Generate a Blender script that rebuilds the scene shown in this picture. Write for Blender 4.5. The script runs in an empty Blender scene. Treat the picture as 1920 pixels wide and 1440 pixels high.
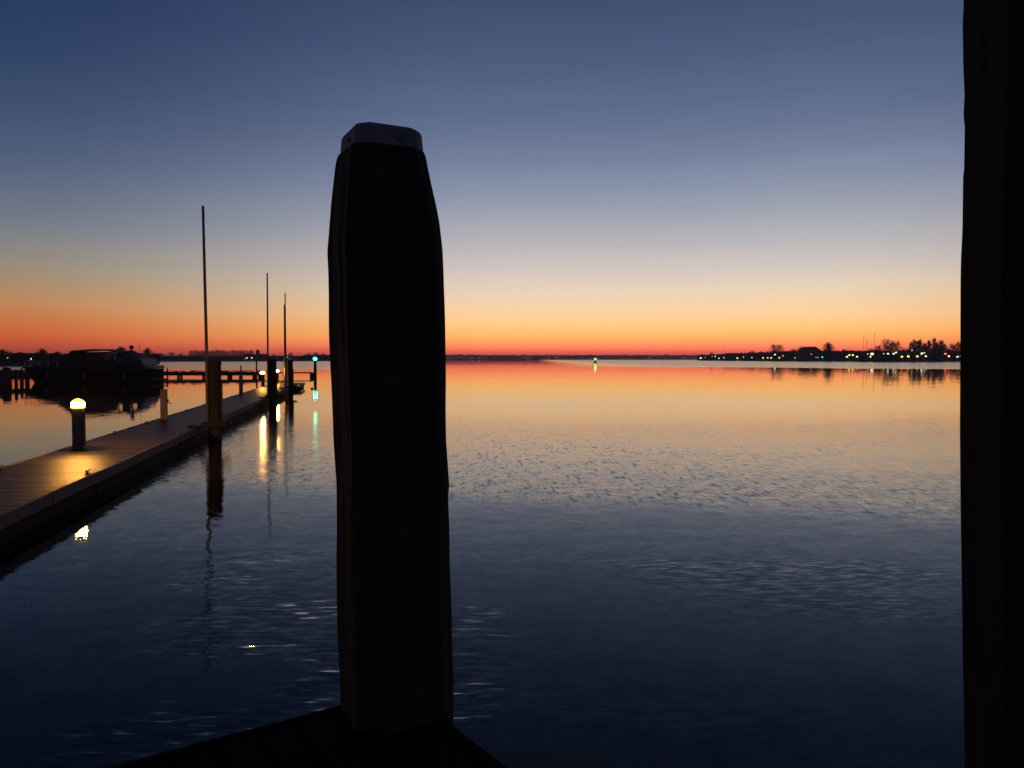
import bpy, bmesh, math, random
from mathutils import Vector, Matrix, noise
R = math.radians
scene = bpy.context.scene
C = scene.collection

# ------------------------------------------------------------------ camera
F, CX, CY, HC = 1450.0, 960.0, 720.0, 2.4          # focal length in photo pixels, eye height over the water
PITCH = math.atan(47.0 / F)
cd = bpy.data.cameras.new("camera")
cam = bpy.data.objects.new("camera", cd); C.objects.link(cam)
cam.location = (0, 0, HC)
cam.rotation_euler = (math.pi / 2 - PITCH, 0, 0)
cd.sensor_width = 36.0; cd.lens = 36.0 * F / 1920.0
cd.clip_start = 0.05; cd.clip_end = 30000
scene.camera = cam

# ------------------------------------------------------------------ exposure and renderer
scene.render.engine = 'CYCLES'
vs = scene.view_settings
vs.view_transform = 'Standard'; vs.look = 'None'; vs.exposure = 0.0; vs.gamma = 1.0
vs.use_curve_mapping = False
cy = scene.cycles
cy.use_denoising = True
cy.max_bounces = 6; cy.diffuse_bounces = 2; cy.glossy_bounces = 4; cy.transmission_bounces = 4
cy.volume_bounces = 0
cy.sample_clamp_indirect = 0.0
cy.use_adaptive_sampling = False
cy.caustics_reflective = True

# ------------------------------------------------------------------ sky: dusk dome, glow where the sun has set
def lin(c):
    return tuple(((v / 255) / 12.92 if v / 255 <= .04045 else ((v / 255 + .055) / 1.055) ** 2.4) for v in c) + (1,)

GLOW = [(-2, (190, 78, 78)), (.3, (228, 88, 78)), (.87, (255, 140, 97)), (1.3, (255, 168, 96)), (1.7, (255, 191, 108)), (2.3, (254, 204, 127)),
        (2.9, (253, 211, 153)), (3.9, (246, 215, 172)), (4.85, (235, 215, 188)), (5.8, (223, 208, 192)), (6.8, (209, 200, 194)), (7.8, (195, 190, 190)),
        (8.74, (182, 181, 187)), (10.66, (158, 163, 178)), (12.55, (135, 146, 170)), (14.4, (117, 129, 157)), (16.3, (102, 116, 147)), (18.1, (92, 106, 139)),
        (21.6, (73, 90, 124)), (25, (60, 77, 110)), (32, (44, 60, 92)), (45, (30, 43, 72)), (90, (20, 30, 54))]
SIDE = [(-2, (120, 45, 36)), (0.6, (176, 72, 46)), (1.4, (190, 90, 52)), (2.5, (192, 115, 66)), (3.5, (186, 134, 88)), (4.5, (172, 139, 104)),
        (5.8, (153, 140, 122)), (7.5, (129, 130, 134)), (9.1, (108, 118, 135)), (12.4, (78, 94, 123)), (15.6, (60, 78, 110)), (18.7, (46, 65, 100)),
        (21.6, (38, 57, 93)), (32, (27, 42, 72)), (45, (22, 34, 60)), (90, (18, 27, 50))]
WEST = [(-2, (40, 40, 52)), (2, (62, 56, 68)), (6, (74, 66, 80)), (12, (66, 66, 90)), (25, (42, 54, 86)), (45, (26, 38, 66)), (90, (18, 27, 50))]
SUN_AZ = 10.0                                         # degrees to the right of the camera axis

w = bpy.data.worlds.new("World"); scene.world = w; w.use_nodes = True
nt = w.node_tree; nt.nodes.clear()
def nd(t, **kw):
    n = nt.nodes.new(t)
    for k, v in kw.items(): setattr(n, k, v)
    return n
def mth(op, a, b=None, c=None, clamp=False):
    n = nd('ShaderNodeMath', operation=op, use_clamp=clamp)
    for i, v in enumerate((a, b, c)):
        if v is None: continue
        if isinstance(v, (int, float)): n.inputs[i].default_value = v
        else: nt.links.new(v, n.inputs[i])
    return n.outputs[0]
tc = nd('ShaderNodeTexCoord')
sep = nd('ShaderNodeSeparateXYZ'); nt.links.new(tc.outputs['Generated'], sep.inputs[0])
X, Y, Z = sep.outputs
elev = mth('MULTIPLY', mth('ARCSINE', Z), 180 / math.pi)
# faint stretched veils close to the horizon
smp = nd('ShaderNodeMapping'); smp.inputs['Scale'].default_value = (1.6, 1.6, 42.0); nt.links.new(tc.outputs['Generated'], smp.inputs[0])
snz = nd('ShaderNodeTexNoise'); snz.inputs['Scale'].default_value = 2.2; snz.inputs['Detail'].default_value = 4; nt.links.new(smp.outputs[0], snz.inputs['Vector'])
veil = mth('MULTIPLY', mth('SUBTRACT', snz.outputs[0], .5), mth('MINIMUM', mth('MULTIPLY', mth('ABSOLUTE', elev), .16), .7))
tpos = mth('DIVIDE', mth('ADD', mth('ADD', elev, veil), 2.0), 92.0, clamp=True)
def ramp(stops):
    n = nd('ShaderNodeValToRGB'); cr = n.color_ramp; cr.interpolation = 'LINEAR'
    for i, (e, c) in enumerate(stops):
        p = (e + 2) / 92
        el = cr.elements[i] if i < 2 else cr.elements.new(p)
        el.position = p
        k = 1 + .30 * math.exp(-max(0, e - .3) / 1.6)     # what the haze near the horizon takes away
        q = lin(c); g = 1 + (.22 * math.exp(-max(0, e - .8) / 2.2) if c[0] > 185 else 0)     # the red end of the glow is brighter than the film can show
        el.color = (q[0] * k * g, q[1] * k, q[2] * k, 1)
    nt.links.new(tpos, n.inputs[0])
    return n.outputs[0]
hyp = mth('SQRT', mth('ADD', mth('ADD', mth('MULTIPLY', X, X), mth('MULTIPLY', Y, Y)), 1e-6))
dotp = mth('ADD', mth('MULTIPLY', X, math.sin(R(SUN_AZ))), mth('MULTIPLY', Y, math.cos(R(SUN_AZ))))
az = mth('MULTIPLY', mth('ARCCOSINE', mth('MINIMUM', mth('MAXIMUM', mth('DIVIDE', dotp, hyp), -1), 1)), 180 / math.pi)
def mr(v, a, b):
    n = nd('ShaderNodeMapRange', interpolation_type='SMOOTHSTEP')
    nt.links.new(v, n.inputs[0]); n.inputs[1].default_value = a; n.inputs[2].default_value = b
    return n.outputs[0]
def mix(f, a, b):
    n = nd('ShaderNodeMix', data_type='RGBA')
    nt.links.new(f, n.inputs[0]); nt.links.new(a, n.inputs[6]); nt.links.new(b, n.inputs[7])
    return n.outputs[2]
col = mix(mr(az, 9, 46), ramp(GLOW), ramp(SIDE))
col = mix(mr(az, 46, 125), col, ramp(WEST))
bg = nd('ShaderNodeBackground'); nt.links.new(col, bg.inputs[0]); bg.inputs[1].default_value = 1.0
out = nd('ShaderNodeOutputWorld'); nt.links.new(bg.outputs[0], out.inputs[0])

# ------------------------------------------------------------------ from a photo pixel to a place
def ray(px, py):
    dx, dy = (px - CX) / F, (CY - py) / F
    return Vector((dx, math.cos(PITCH) + dy * math.sin(PITCH), -math.sin(PITCH) + dy * math.cos(PITCH)))
def at(px, py, Yd):
    d = ray(px, py); return Vector((0, 0, HC)) + d * (Yd / d.y)
def on(px, py, z=0.0):
    d = ray(px, py); return Vector((0, 0, HC)) + d * ((z - HC) / d.z)

# ------------------------------------------------------------------ helpers
def link(o, parent=None):
    C.objects.link(o)
    if parent: o.parent = parent
    return o
def obj(name, bm, mat, parent=None, smooth=False):
    me = bpy.data.meshes.new(name); bmesh.ops.recalc_face_normals(bm, faces=bm.faces[:])
    bm.to_mesh(me); bm.free(); me.materials.append(mat)
    if smooth:
        for p in me.polygons: p.use_smooth = True
    return link(bpy.data.objects.new(name, me), parent)
def raw(name, verts, faces, mat, parent=None):
    me = bpy.data.meshes.new(name); me.from_pydata(verts, [], faces); me.materials.append(mat); me.update()
    return link(bpy.data.objects.new(name, me), parent)
def inst(src, name, parent, loc=(0, 0, 0), rot=(0, 0, 0), scale=(1, 1, 1)):
    o = bpy.data.objects.new(name, src.data if hasattr(src, 'data') and not isinstance(src, bpy.types.Mesh) else src)
    o.location = loc; o.rotation_euler = rot; o.scale = scale
    return link(o, parent)
def tag(o, label=None, cat=None, group=None, kind=None):
    if label: o['label'] = label
    if cat: o['category'] = cat
    if group: o['group'] = group
    if kind: o['kind'] = kind
    return o
def thing(name, label, cat, loc=(0, 0, 0), rz=0.0, group=None):
    o = bpy.data.objects.new(name, None); o.empty_display_size = .2
    o.location = loc; o.rotation_euler = (0, 0, rz); C.objects.link(o)
    return tag(o, label, cat, group)
def box(bm, x0, x1, y0, y1, z0, z1, bev=0.0, M=None):
    r = bmesh.ops.create_cube(bm, size=1.0)
    vsx = r['verts']
    for v in vsx:
        v.co = Vector(((x0 + x1) / 2 + v.co.x * (x1 - x0), (y0 + y1) / 2 + v.co.y * (y1 - y0), (z0 + z1) / 2 + v.co.z * (z1 - z0)))
    if bev:
        es = list({e for v in vsx for e in v.link_edges})
        r2 = bmesh.ops.bevel(bm, geom=es, offset=bev, segments=1, affect='EDGES')
        vsx = list({v for v in vsx if v.is_valid} | {v for f in r2['faces'] for v in f.verts})
    if M is not None:
        for v in vsx: v.co = M @ v.co
    return vsx
def tube(bm, pts, rads, n=8, cap=True):
    pts = [Vector(p) for p in pts]
    if isinstance(rads, (int, float)): rads = [rads] * len(pts)
    rings = []
    for i, p in enumerate(pts):
        d = (pts[min(i + 1, len(pts) - 1)] - pts[max(i - 1, 0)]).normalized()
        a = d.orthogonal().normalized() if abs(d.z) < .9 else Vector((1, 0, 0))
        a = (a - d * a.dot(d)).normalized(); b = d.cross(a)
        rings.append([bm.verts.new(p + (a * math.cos(2 * math.pi * k / n) + b * math.sin(2 * math.pi * k / n)) * rads[i]) for k in range(n)])
    for r0, r1 in zip(rings, rings[1:]):
        for k in range(n): bm.faces.new((r0[k], r0[(k + 1) % n], r1[(k + 1) % n], r1[k]))
    if cap:
        bm.faces.new(rings[0][::-1]); bm.faces.new(rings[-1])
def lathe(bm, prof, n=16, off=(0, 0, 0)):
    off = Vector(off); rings = []
    for r, z in prof:
        rings.append([bm.verts.new(off + Vector((r * math.cos(2 * math.pi * k / n), r * math.sin(2 * math.pi * k / n), z))) for k in range(n)])
    for r0, r1 in zip(rings, rings[1:]):
        for k in range(n): bm.faces.new((r0[k], r0[(k + 1) % n], r1[(k + 1) % n], r1[k]))
    bm.faces.new(rings[0][::-1]); bm.faces.new(rings[-1])
def loft(bm, rings, closed=True, caps=True):
    vr = [[bm.verts.new(p) for p in r] for r in rings]
    n = len(vr[0])
    for a, b in zip(vr, vr[1:]):
        for k in range(n if closed else n - 1):
            bm.faces.new((a[k], a[(k + 1) % n], b[(k + 1) % n], b[k]))
    if caps:
        bm.faces.new(vr[0][::-1]); bm.faces.new(vr[-1])
def B(): return bmesh.new()

def material(name, c, rough=.7, c2=None, scale=6.0, stretch=(1, 1, 1), bump=0.0, bscale=None, metal=0.0, spec=.5):
    m = bpy.data.materials.new(name); m.use_nodes = True
    t = m.node_tree; p = t.nodes['Principled BSDF']
    p.inputs['Roughness'].default_value = rough; p.inputs['Metallic'].default_value = metal
    p.inputs['Specular IOR Level'].default_value = spec
    p.inputs['Base Color'].default_value = (*c, 1)
    tcn = t.nodes.new('ShaderNodeTexCoord'); mp = t.nodes.new('ShaderNodeMapping'); mp.inputs['Scale'].default_value = stretch
    t.links.new(tcn.outputs['Object'], mp.inputs[0])
    nz = t.nodes.new('ShaderNodeTexNoise'); nz.inputs['Scale'].default_value = scale; nz.inputs['Detail'].default_value = 5
    t.links.new(mp.outputs[0], nz.inputs['Vector'])
    if c2:
        cr = t.nodes.new('ShaderNodeValToRGB')
        cr.color_ramp.elements[0].position = .35; cr.color_ramp.elements[1].position = .65
        cr.color_ramp.elements[0].color = (*c, 1); cr.color_ramp.elements[1].color = (*c2, 1)
        t.links.new(nz.outputs[0], cr.inputs[0]); t.links.new(cr.outputs[0], p.inputs['Base Color'])
    if bump:
        nb = nz
        if bscale:
            nb = t.nodes.new('ShaderNodeTexNoise'); nb.inputs['Scale'].default_value = bscale; nb.inputs['Detail'].default_value = 4
            t.links.new(mp.outputs[0], nb.inputs['Vector'])
        bn = t.nodes.new('ShaderNodeBump'); bn.inputs['Strength'].default_value = bump; bn.inputs['Distance'].default_value = .02
        t.links.new(nb.outputs[0], bn.inputs['Height']); t.links.new(bn.outputs[0], p.inputs['Normal'])
    return m
def glow(name, c, s, sample=True):
    m = bpy.data.materials.new(name); m.use_nodes = True
    t = m.node_tree; t.nodes.clear()
    e = t.nodes.new('ShaderNodeEmission'); e.inputs[0].default_value = (*c, 1); e.inputs[1].default_value = s
    o = t.nodes.new('ShaderNodeOutputMaterial'); t.links.new(e.outputs[0], o.inputs[0])
    if not sample: m.cycles.emission_sampling = 'NONE'
    return m

M_tar = material('tarred timber', (.028, .021, .018), .9, (.06, .044, .038), 7, (1, 1, .08), .6, 22, spec=.15)
M_cap = material('weathered white plastic', (.20, .19, .19), .7, (.30, .29, .28), 9, bump=.1, spec=.3)
M_deck = material('damp deck boards', (.030, .0165, .009), .42, (.054, .030, .0165), 3.5, (1, 4, 1), .35, 30, spec=.09)
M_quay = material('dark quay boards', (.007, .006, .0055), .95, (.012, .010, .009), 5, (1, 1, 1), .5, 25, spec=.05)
M_fascia = material('grey weathered rubbing strake', (.085, .072, .066), .8, (.14, .12, .11), 6, bump=.3, spec=.25)
M_float = material('black float', (.013, .013, .014), .8, spec=.1)
M_pile = material('brown coated pile', (.027, .020, .017), .8, (.044, .033, .028), 3, (1, 1, .2), .2, spec=.3)
M_pole = material('galvanised pole', (.09, .08, .075), .6, (.12, .11, .10), 4, metal=.1)
M_iron = material('dark iron', (.06, .055, .05), .5, metal=.6)
M_box = material('painted bollard casing', (.10, .085, .075), .5, (.13, .11, .095), 8)
M_boxw = material('pale pedestal casing', (.36, .26, .17), .6, (.42, .31, .21), 8, spec=.2)
M_wood = material('old jetty timber', (.05, .036, .03), .85, (.09, .065, .05), 4, (1, 1, .3), .3)
M_hull = material('dark hull paint', (.010, .009, .011), .8, (.015, .013, .015), 2, spec=.0)
M_gel = material('dull grey superstructure', (.034, .034, .037), .55, (.045, .045, .047), 2, spec=.2)
M_canvas = material('navy canopy canvas', (.05, .05, .075), .8, (.07, .07, .095), 8)
M_pale = material('pale canvas', (.24, .235, .235), .7)
M_darkglass = material('dark cabin glass', (.02, .022, .026), .08)
M_steel = material('stainless rail', (.4, .4, .4), .25, metal=.9)
M_bark = material('bark', (.06, .045, .035), .9, (.09, .07, .055), 2)
M_twig = material('twigs', (.07, .045, .04), .9, (.10, .065, .055), .4)
M_leaf = material('evergreen foliage', (.035, .045, .028), .9, (.06, .065, .04), .5)
M_land = material('grassy bank', (.045, .05, .03), .95, (.075, .07, .05), .05, bump=.2)
M_brick = material('brick wall', (.16, .085, .065), .85, (.22, .12, .09), 1)
M_roof = material('dark roof tiles', (.06, .045, .045), .8, (.08, .06, .058), 1)
M_white = material('white paint', (.75, .73, .7), .5, (.8, .78, .75), 2)
M_green = material('green buoy paint', (.03, .10, .06), .5, (.04, .13, .08), 3)
M_lamp = glow('lamp lens', (1, .42, .07), 900)
M_halo = glow('amber lamp halo', (1, .42, .06), 5)  # amber emission standing in for the halo around the bollard lenses
M_greenlamp = glow('green lamp', (.02, 1, .62), 26)
M_buoylamp = glow('buoy lamp', (.10, 1, .10), 12, False)
E = {k: glow('far lamp ' + k, c, s, False) for k, c, s in (
    ('white', (1, .86, .66), 2.2), ('bright', (1, .9, .74), 2.6), ('yellow', (1, .76, .17), 2.6), ('dim', (1, .85, .7), 1.2),
    ('orange', (1, .5, .15), 3), ('red', (1, .12, .13), 4), ('green', (.05, 1, .45), 4), ('window', (1, .8, .5), 2.5))}

# ------------------------------------------------------------------ water
def water_material():
    global nt
    m = bpy.data.materials.new('lake water'); m.use_nodes = True
    nt = m.node_tree; p = nt.nodes['Principled BSDF']
    p.inputs['Base Color'].default_value = (.0025, .004, .007, 1)
    p.inputs['Roughness'].default_value = .015; p.inputs['IOR'].default_value = 1.333
    g = nd('ShaderNodeNewGeometry'); s = nd('ShaderNodeSeparateXYZ'); nt.links.new(g.outputs['Position'], s.inputs[0])
    x, y, z = s.outputs
    def nz(scale, sx=1, sy=1, detail=2, off=0.0, colour=False):
        mp = nd('ShaderNodeMapping'); mp.inputs['Scale'].default_value = (sx, sy, 1); mp.inputs['Location'].default_value = (off, off * .7, off)
        nt.links.new(g.outputs['Position'], mp.inputs[0])
        n = nd('ShaderNodeTexNoise'); n.inputs['Scale'].default_value = scale; n.inputs['Detail'].default_value = detail
        nt.links.new(mp.outputs[0], n.inputs['Vector'])
        return n.outputs['Color'] if colour else n.outputs[0]
    def step(v, a, b):
        n = nd('ShaderNodeMapRange', interpolation_type='SMOOTHSTEP'); nt.links.new(v, n.inputs[0])
        n.inputs[1].default_value = a; n.inputs[2].default_value = b; return n.outputs[0]
    def lincomb(cx, cyy, c):
        return mth('ADD', mth('ADD', mth('MULTIPLY', x, cx), mth('MULTIPLY', y, cyy)), c)
    # wind-ruffled water towards the far shores
    wob = mth('MULTIPLY', mth('SUBTRACT', nz(.012, 1, 1, 3), .5), 110.0)
    d1 = mth('ADD', lincomb(.62, 1, -262), wob)                         # near rim of the right ruffled field
    d2 = mth('ADD', lincomb(1, -.03, -4), mth('MULTIPLY', wob, .12))
    right = mth('MULTIPLY', step(d1, -22, 26), step(d2, -4, 48))
    d3 = mth('ADD', lincomb(0, 1, -172), mth('MULTIPLY', wob, .4))
    left = mth('MULTIPLY', step(d3, -10, 14), step(lincomb(-1, -.2, 0), -8, 14))
    far = mth('MAXIMUM', right, left)
    # a belt of small wavelets in the middle distance
    wob2 = mth('MULTIPLY', mth('SUBTRACT', nz(.30, .6, 1, 3, 7), .5), 5.0)
    near_rim = mth('ADD', lincomb(.25, 1, -13.2), mth('MULTIPLY', wob2, .25))
    belt = mth('MULTIPLY', step(near_rim, -1.3, 1.5), step(mth('ADD', y, wob2), 42, 24))
    belt = mth('MULTIPLY', belt, step(lincomb(1, .2069, 6.4), 0, 2.2))   # the pontoon shelters the water behind it
    # cat's paws close by
    paws = mth('MULTIPLY', step(nz(.6, .6, 1, 2, 23), .40, .56), step(y, 11, 8.6))
    paws = mth('MULTIPLY', paws, step(x, .3, -.5))
    paws = mth('MULTIPLY', paws, step(lincomb(1, .30, 1.4), -.4, .7))
    paws2 = mth('MULTIPLY', mth('MULTIPLY', step(nz(.35, .5, 1, 2, 41), .53, .66), step(y, 16, 11)), step(x, -1, 1.5))
    def scale_vec(v, amp):
        sb = nd('ShaderNodeVectorMath', operation='SUBTRACT'); nt.links.new(v, sb.inputs[0]); sb.inputs[1].default_value = (.5, .5, .5)
        sc_ = nd('ShaderNodeVectorMath', operation='SCALE'); nt.links.new(sb.outputs[0], sc_.inputs[0])
        if isinstance(amp, (int, float)): sc_.inputs['Scale'].default_value = amp
        else: nt.links.new(amp, sc_.inputs['Scale'])
        return sc_.outputs[0]
    def vadd(a, b):
        n = nd('ShaderNodeVectorMath', operation='ADD'); nt.links.new(a, n.inputs[0]); nt.links.new(b, n.inputs[1]); return n.outputs[0]
    micro = nz(46.0, .8, 1, 1, 51, True)
    fine = nz(5.5, .7, 1, 2, 3, True)
    mid = nz(2.6, .5, 1, 2, 11, True)
    swell = nz(.5, .5, 1, 2, 17, True)
    rip = nz(21.0, .24, 1, 1.5, 29, True)
    a_micro = mth('ADD', mth('MULTIPLY', belt, .05), mth('ADD', mth('MULTIPLY', far, .38), mth('ADD', mth('MULTIPLY', step(y, 20, 12), .03), .014)))
    a_fine = mth('ADD', mth('MULTIPLY', belt, .04), mth('ADD', mth('MULTIPLY', step(y, 22, 13), .02), .010))
    a_mid = mth('ADD', mth('MULTIPLY', belt, .012), mth('ADD', mth('MULTIPLY', step(y, 26, 13), .016), .010))
    a_rip = mth('ADD', mth('MULTIPLY', paws, mth('ADD', .10, mth('MULTIPLY', step(y, 9, 5), .08))), mth('MULTIPLY', paws2, .17))
    v = vadd(vadd(scale_vec(micro, a_micro), vadd(scale_vec(fine, a_fine), scale_vec(mid, a_mid))), vadd(scale_vec(swell, .010), scale_vec(rip, a_rip)))
    # scattered little facets that lean towards the quay and mirror the darker sky overhead
    spot = mth('MULTIPLY', step(nz(12.5, 1, .24, 2, 61), .53, .70), step(nz(.26, .6, .8, 2, 67), .29, .52))
    spot = mth('MULTIPLY', mth('MULTIPLY', spot, belt), step(y, 36, 24))
    dash = mth('MULTIPLY', step(nz(17, .20, 1, 1.5, 83), .56, .72), mth('MULTIPLY', paws, step(nz(1.3, .6, 1, 1, 91), .36, .54)))
    dash = mth('MULTIPLY', dash, mth('ADD', .085, mth('MULTIPLY', step(y, 9, 5), .085)))
    tilt = nd('ShaderNodeCombineXYZ'); nt.links.new(mth('ADD', dash, mth('ADD', mth('MULTIPLY', belt, .019), mth('MULTIPLY', spot, -.042))), tilt.inputs[1])   # low swell backs of the belt, facets on top
    v = vadd(v, tilt.outputs[0])
    sp = nd('ShaderNodeSeparateXYZ'); nt.links.new(v, sp.inputs[0])
    cb = nd('ShaderNodeCombineXYZ'); nt.links.new(sp.outputs[0], cb.inputs[0]); nt.links.new(sp.outputs[1], cb.inputs[1]); cb.inputs[2].default_value = 1
    nm = nd('ShaderNodeVectorMath', operation='NORMALIZE'); nt.links.new(cb.outputs[0], nm.inputs[0])
    nt.links.new(nm.outputs[0], p.inputs['Normal'])
    nt.links.new(mth('ADD', mth('ADD', mth('MULTIPLY', belt, .10), mth('MULTIPLY', far, .15)), .02), p.inputs['Roughness'])
    return m
S = 9000
wt = raw('water', [(-S, -S, 0), (S, -S, 0), (S, S, 0), (-S, S, 0)], [(0, 1, 2, 3)], water_material())
tag(wt, 'calm dark lake mirroring the sunset sky', kind='structure')

# ------------------------------------------------------------------ banks
def land(name, shore, back, top, label):
    """shore: points along the waterline; the bank rises gently behind them"""
    vs_, fs = [], []
    n = len(shore)
    for i, p in enumerate(shore):
        d = Vector((p.x, p.y, 0)).normalized()
        q = p + d * 3; b = p + d * back
        h = top * (1 + .25 * noise.noise(Vector((i * .7, top, 0))))
        vs_ += [(p.x, p.y, -.8), (p.x + d.x * .4, p.y + d.y * .4, .25), (q.x, q.y, h), (b.x, b.y, h * 1.15), (b.x, b.y, -.8)]
    for i in range(n - 1):
        for k in range(4):
            a = i * 5 + k; fs.append((a, a + 5, a + 6, a + 1))
    return tag(raw(name, vs_, fs, M_land), label, kind='structure')
def shoreline(keys, steps=6, jit=.012):
    pts = []
    for (p0, y0), (p1, y1) in zip(keys, keys[1:]):
        for s in range(steps):
            t = s / steps; Yd = y0 + (y1 - y0) * t
            Yd *= 1 + jit * noise.noise(Vector((p0 + t * 50, .3, 0)) * .11)
            px = p0 + (p1 - p0) * t
            pts.append(Vector(((px - CX) / F * Yd, Yd, 0)))
    px, Yd = keys[-1]; pts.append(Vector(((px - CX) / F * Yd, Yd, 0)))
    return pts
NEARL = [(-520, 190), (-200, 235), (0, 262), (60, 272), (180, 290), (285, 330), (300, 420)]
MIDL = [(250, 620), (330, 720), (480, 800), (600, 900), (700, 1000)]
RIGHT = [(1308, 1180), (1345, 1060), (1420, 900), (1500, 800), (1560, 750), (1640, 620), (1720, 630), (1810, 700), (1950, 760), (2400, 800)]
FAR = [(560, 2300), (840, 2400), (1100, 2500), (1400, 2500), (1700, 2400)]
land('land', shoreline(NEARL), 400, 1.1, 'low grassy shore on the left behind the motor yacht')
land('land', shoreline(MIDL), 900, 1.3, 'far flat shore behind the pontoon poles')
land('land', shoreline(RIGHT), 700, 1.5, 'far harbour shore on the right with many lights')
land('land', shoreline(FAR), 1500, 2.0, 'hazy shore along the horizon')
def shore_y(keys, px):
    for (p0, y0), (p1, y1) in zip(keys, keys[1:]):
        if p0 <= px <= p1: return y0 + (y1 - y0) * (px - p0) / (p1 - p0)
    return keys[-1][1]

# ------------------------------------------------------------------ trees
def twig_face(vs_, fs, p, s, rnd, ax=None):
    a = ax or Vector((rnd.gauss(0, 1), rnd.gauss(0, 1), rnd.gauss(0, 1))).normalized()
    b = a.orthogonal().normalized()
    b = (Matrix.Rotation(rnd.uniform(0, 6.28), 3, a) @ b)
    i = len(vs_)
    wd = s * rnd.uniform(.3, .6)
    vs_ += [tuple(p - a * s), tuple(p + b * wd), tuple(p + a * s), tuple(p - b * wd)]
    fs.append((i, i + 1, i + 2, i + 3))
def tree_meshes(seed, kind):
    """unit-height tree: trunk with limbs, and a crown of small twig or leaf faces"""
    rnd = random.Random(seed)
    bm = B(); tips = []
    if kind == 'poplar': H0, spread, nl = .12, .13, 22
    elif kind == 'pine': H0, spread, nl = .5, .34, 16
    elif kind == 'bare': H0, spread, nl = .22, .33, 22
    else: H0, spread, nl = .16, .46, 24
    top = .97 if kind in ('poplar',) else .86
    tube(bm, [(0, 0, -.03), (.005, 0, H0), (rnd.uniform(-.02, .02), rnd.uniform(-.02, .02), .55), (rnd.uniform(-.03, .03), 0, top)], [.028, .022, .013, .003], 6)
    for k in range(nl):
        t = k / (nl - 1); z0 = H0 + (top - H0) * t * .85
        a = k * 2.4 + rnd.uniform(-.5, .5)
        if kind == 'poplar': r = spread * (.5 + .7 * math.sin(math.pi * (.15 + .75 * t))); rise = .16
        elif kind == 'pine': r = spread * rnd.uniform(.5, 1) * (1 - .4 * t); rise = .08
        elif kind == 'bare': r = spread * math.sin(math.pi * (.3 + .62 * t)) * rnd.uniform(.7, 1.1); rise = .22 * (1 - .3 * t)
        else: r = spread * math.sin(math.pi * (.25 + .7 * t)) * rnd.uniform(.75, 1.05); rise = .12
        e = Vector((r * math.cos(a), r * math.sin(a), min(z0 + rise, 1.0)))
        m_ = Vector((r * .5 * math.cos(a), r * .5 * math.sin(a), z0 + rise * .35))
        tube(bm, [(0, 0, z0), m_, e], [.010, .007, .002], 4, False)
        tips += [(m_, .5), (e, 1.0), ((m_ + e) / 2, .8)]
    vs_, fs = [], []
    N = dict(poplar=620, pine=700, bare=460, round=1700)[kind]
    for _ in range(N):
        p, k = rnd.choice(tips)
        sg = dict(poplar=.045, pine=.05, bare=.055, round=.072)[kind]
        q = p + Vector((rnd.gauss(0, sg), rnd.gauss(0, sg), rnd.gauss(0, sg * (.55 if kind == 'pine' else .9))))
        if q.z > 1.02: q.z = 1.02 - rnd.random() * .04
        if q.z < H0 * .8: continue
        ax = None
        if kind in ('bare', 'poplar'):
            ax = (Vector((q.x, q.y, .12 + abs(rnd.gauss(0, .3))))).normalized()
        twig_face(vs_, fs, q, rnd.uniform(.014, .034) * dict(bare=1.25, round=1.5, pine=1.35, poplar=1.1)[kind], rnd, ax)
    cm = bpy.data.meshes.new('crown'); cm.from_pydata(vs_, [], fs)
    cm.materials.append(M_leaf if kind in ('pine',) else M_twig); cm.update()
    tm = bpy.data.meshes.new('trunk'); bm.to_mesh(tm); bm.free(); tm.materials.append(M_bark)
    return tm, cm
TREES = {k: [tree_meshes(10 * i + j, k) for j in range(3)] for i, k in enumerate(('round', 'bare', 'poplar', 'pine'))}
trnd = random.Random(77)
def tree(name, kind, px, Yd, top_py, label, group=None, wide=1.0, base=1.0):
    x = (px - CX) / F * Yd
    ztop = at(px, top_py, Yd).z
    h = (ztop - base) / .99
    tm, cm = trnd.choice(TREES[kind])
    t = thing(name, label, 'tree', (x, Yd, base), trnd.uniform(0, 6.28), group)
    inst(tm, 'trunk', t, scale=(h * wide, h * wide, h)); inst(cm, 'crown', t, scale=(h * wide, h * wide, h))
    return t

# left near bank behind the yacht
LB = 'trees along the left shore'
for px, top, w_, k, lab in [
    (3, 654, 1.6, 'round', 'broad leafless tree at the left edge of the photo'),
    (22, 661, 1.5, 'round', 'low bushy tree over the small yellow shore lamp'), (38, 659, 1.6, 'round', None), (56, 662, 1.7, 'round', None),
    (80, 652.5, 1.0, 'round', 'tallest rounded tree left of the yacht, above the warm window'),
    (95, 662, 1.7, 'round', 'low bushy tree right of the warm lit window'), (108, 658, 1.3, 'round', 'rounded tree above the yacht foredeck'), (128, 662, 1.7, 'round', None), (150, 662, 1.7, 'round', None),
    (172, 661, 1.6, 'round', None), (196, 660, 1.6, 'round', None),
    (228, 648.5, .95, 'round', 'rounded leafless tree just left of the yacht radar dome'), (248, 661, 1.6, 'round', 'low bushy tree just right of the radar dome'),
    (262, 663, 1.6, 'round', 'low bushy tree behind the yacht aft canopy'), (277, 651, .8, 'round', 'rounded tree standing alone above the yacht stern')]:
    tree('leafless_tree', k, px, shore_y(NEARL, max(-500, px)) + 14 + trnd.uniform(0, 12), top,
         lab or 'low bushy tree in the dark belt along the left shore', LB, w_)
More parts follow.
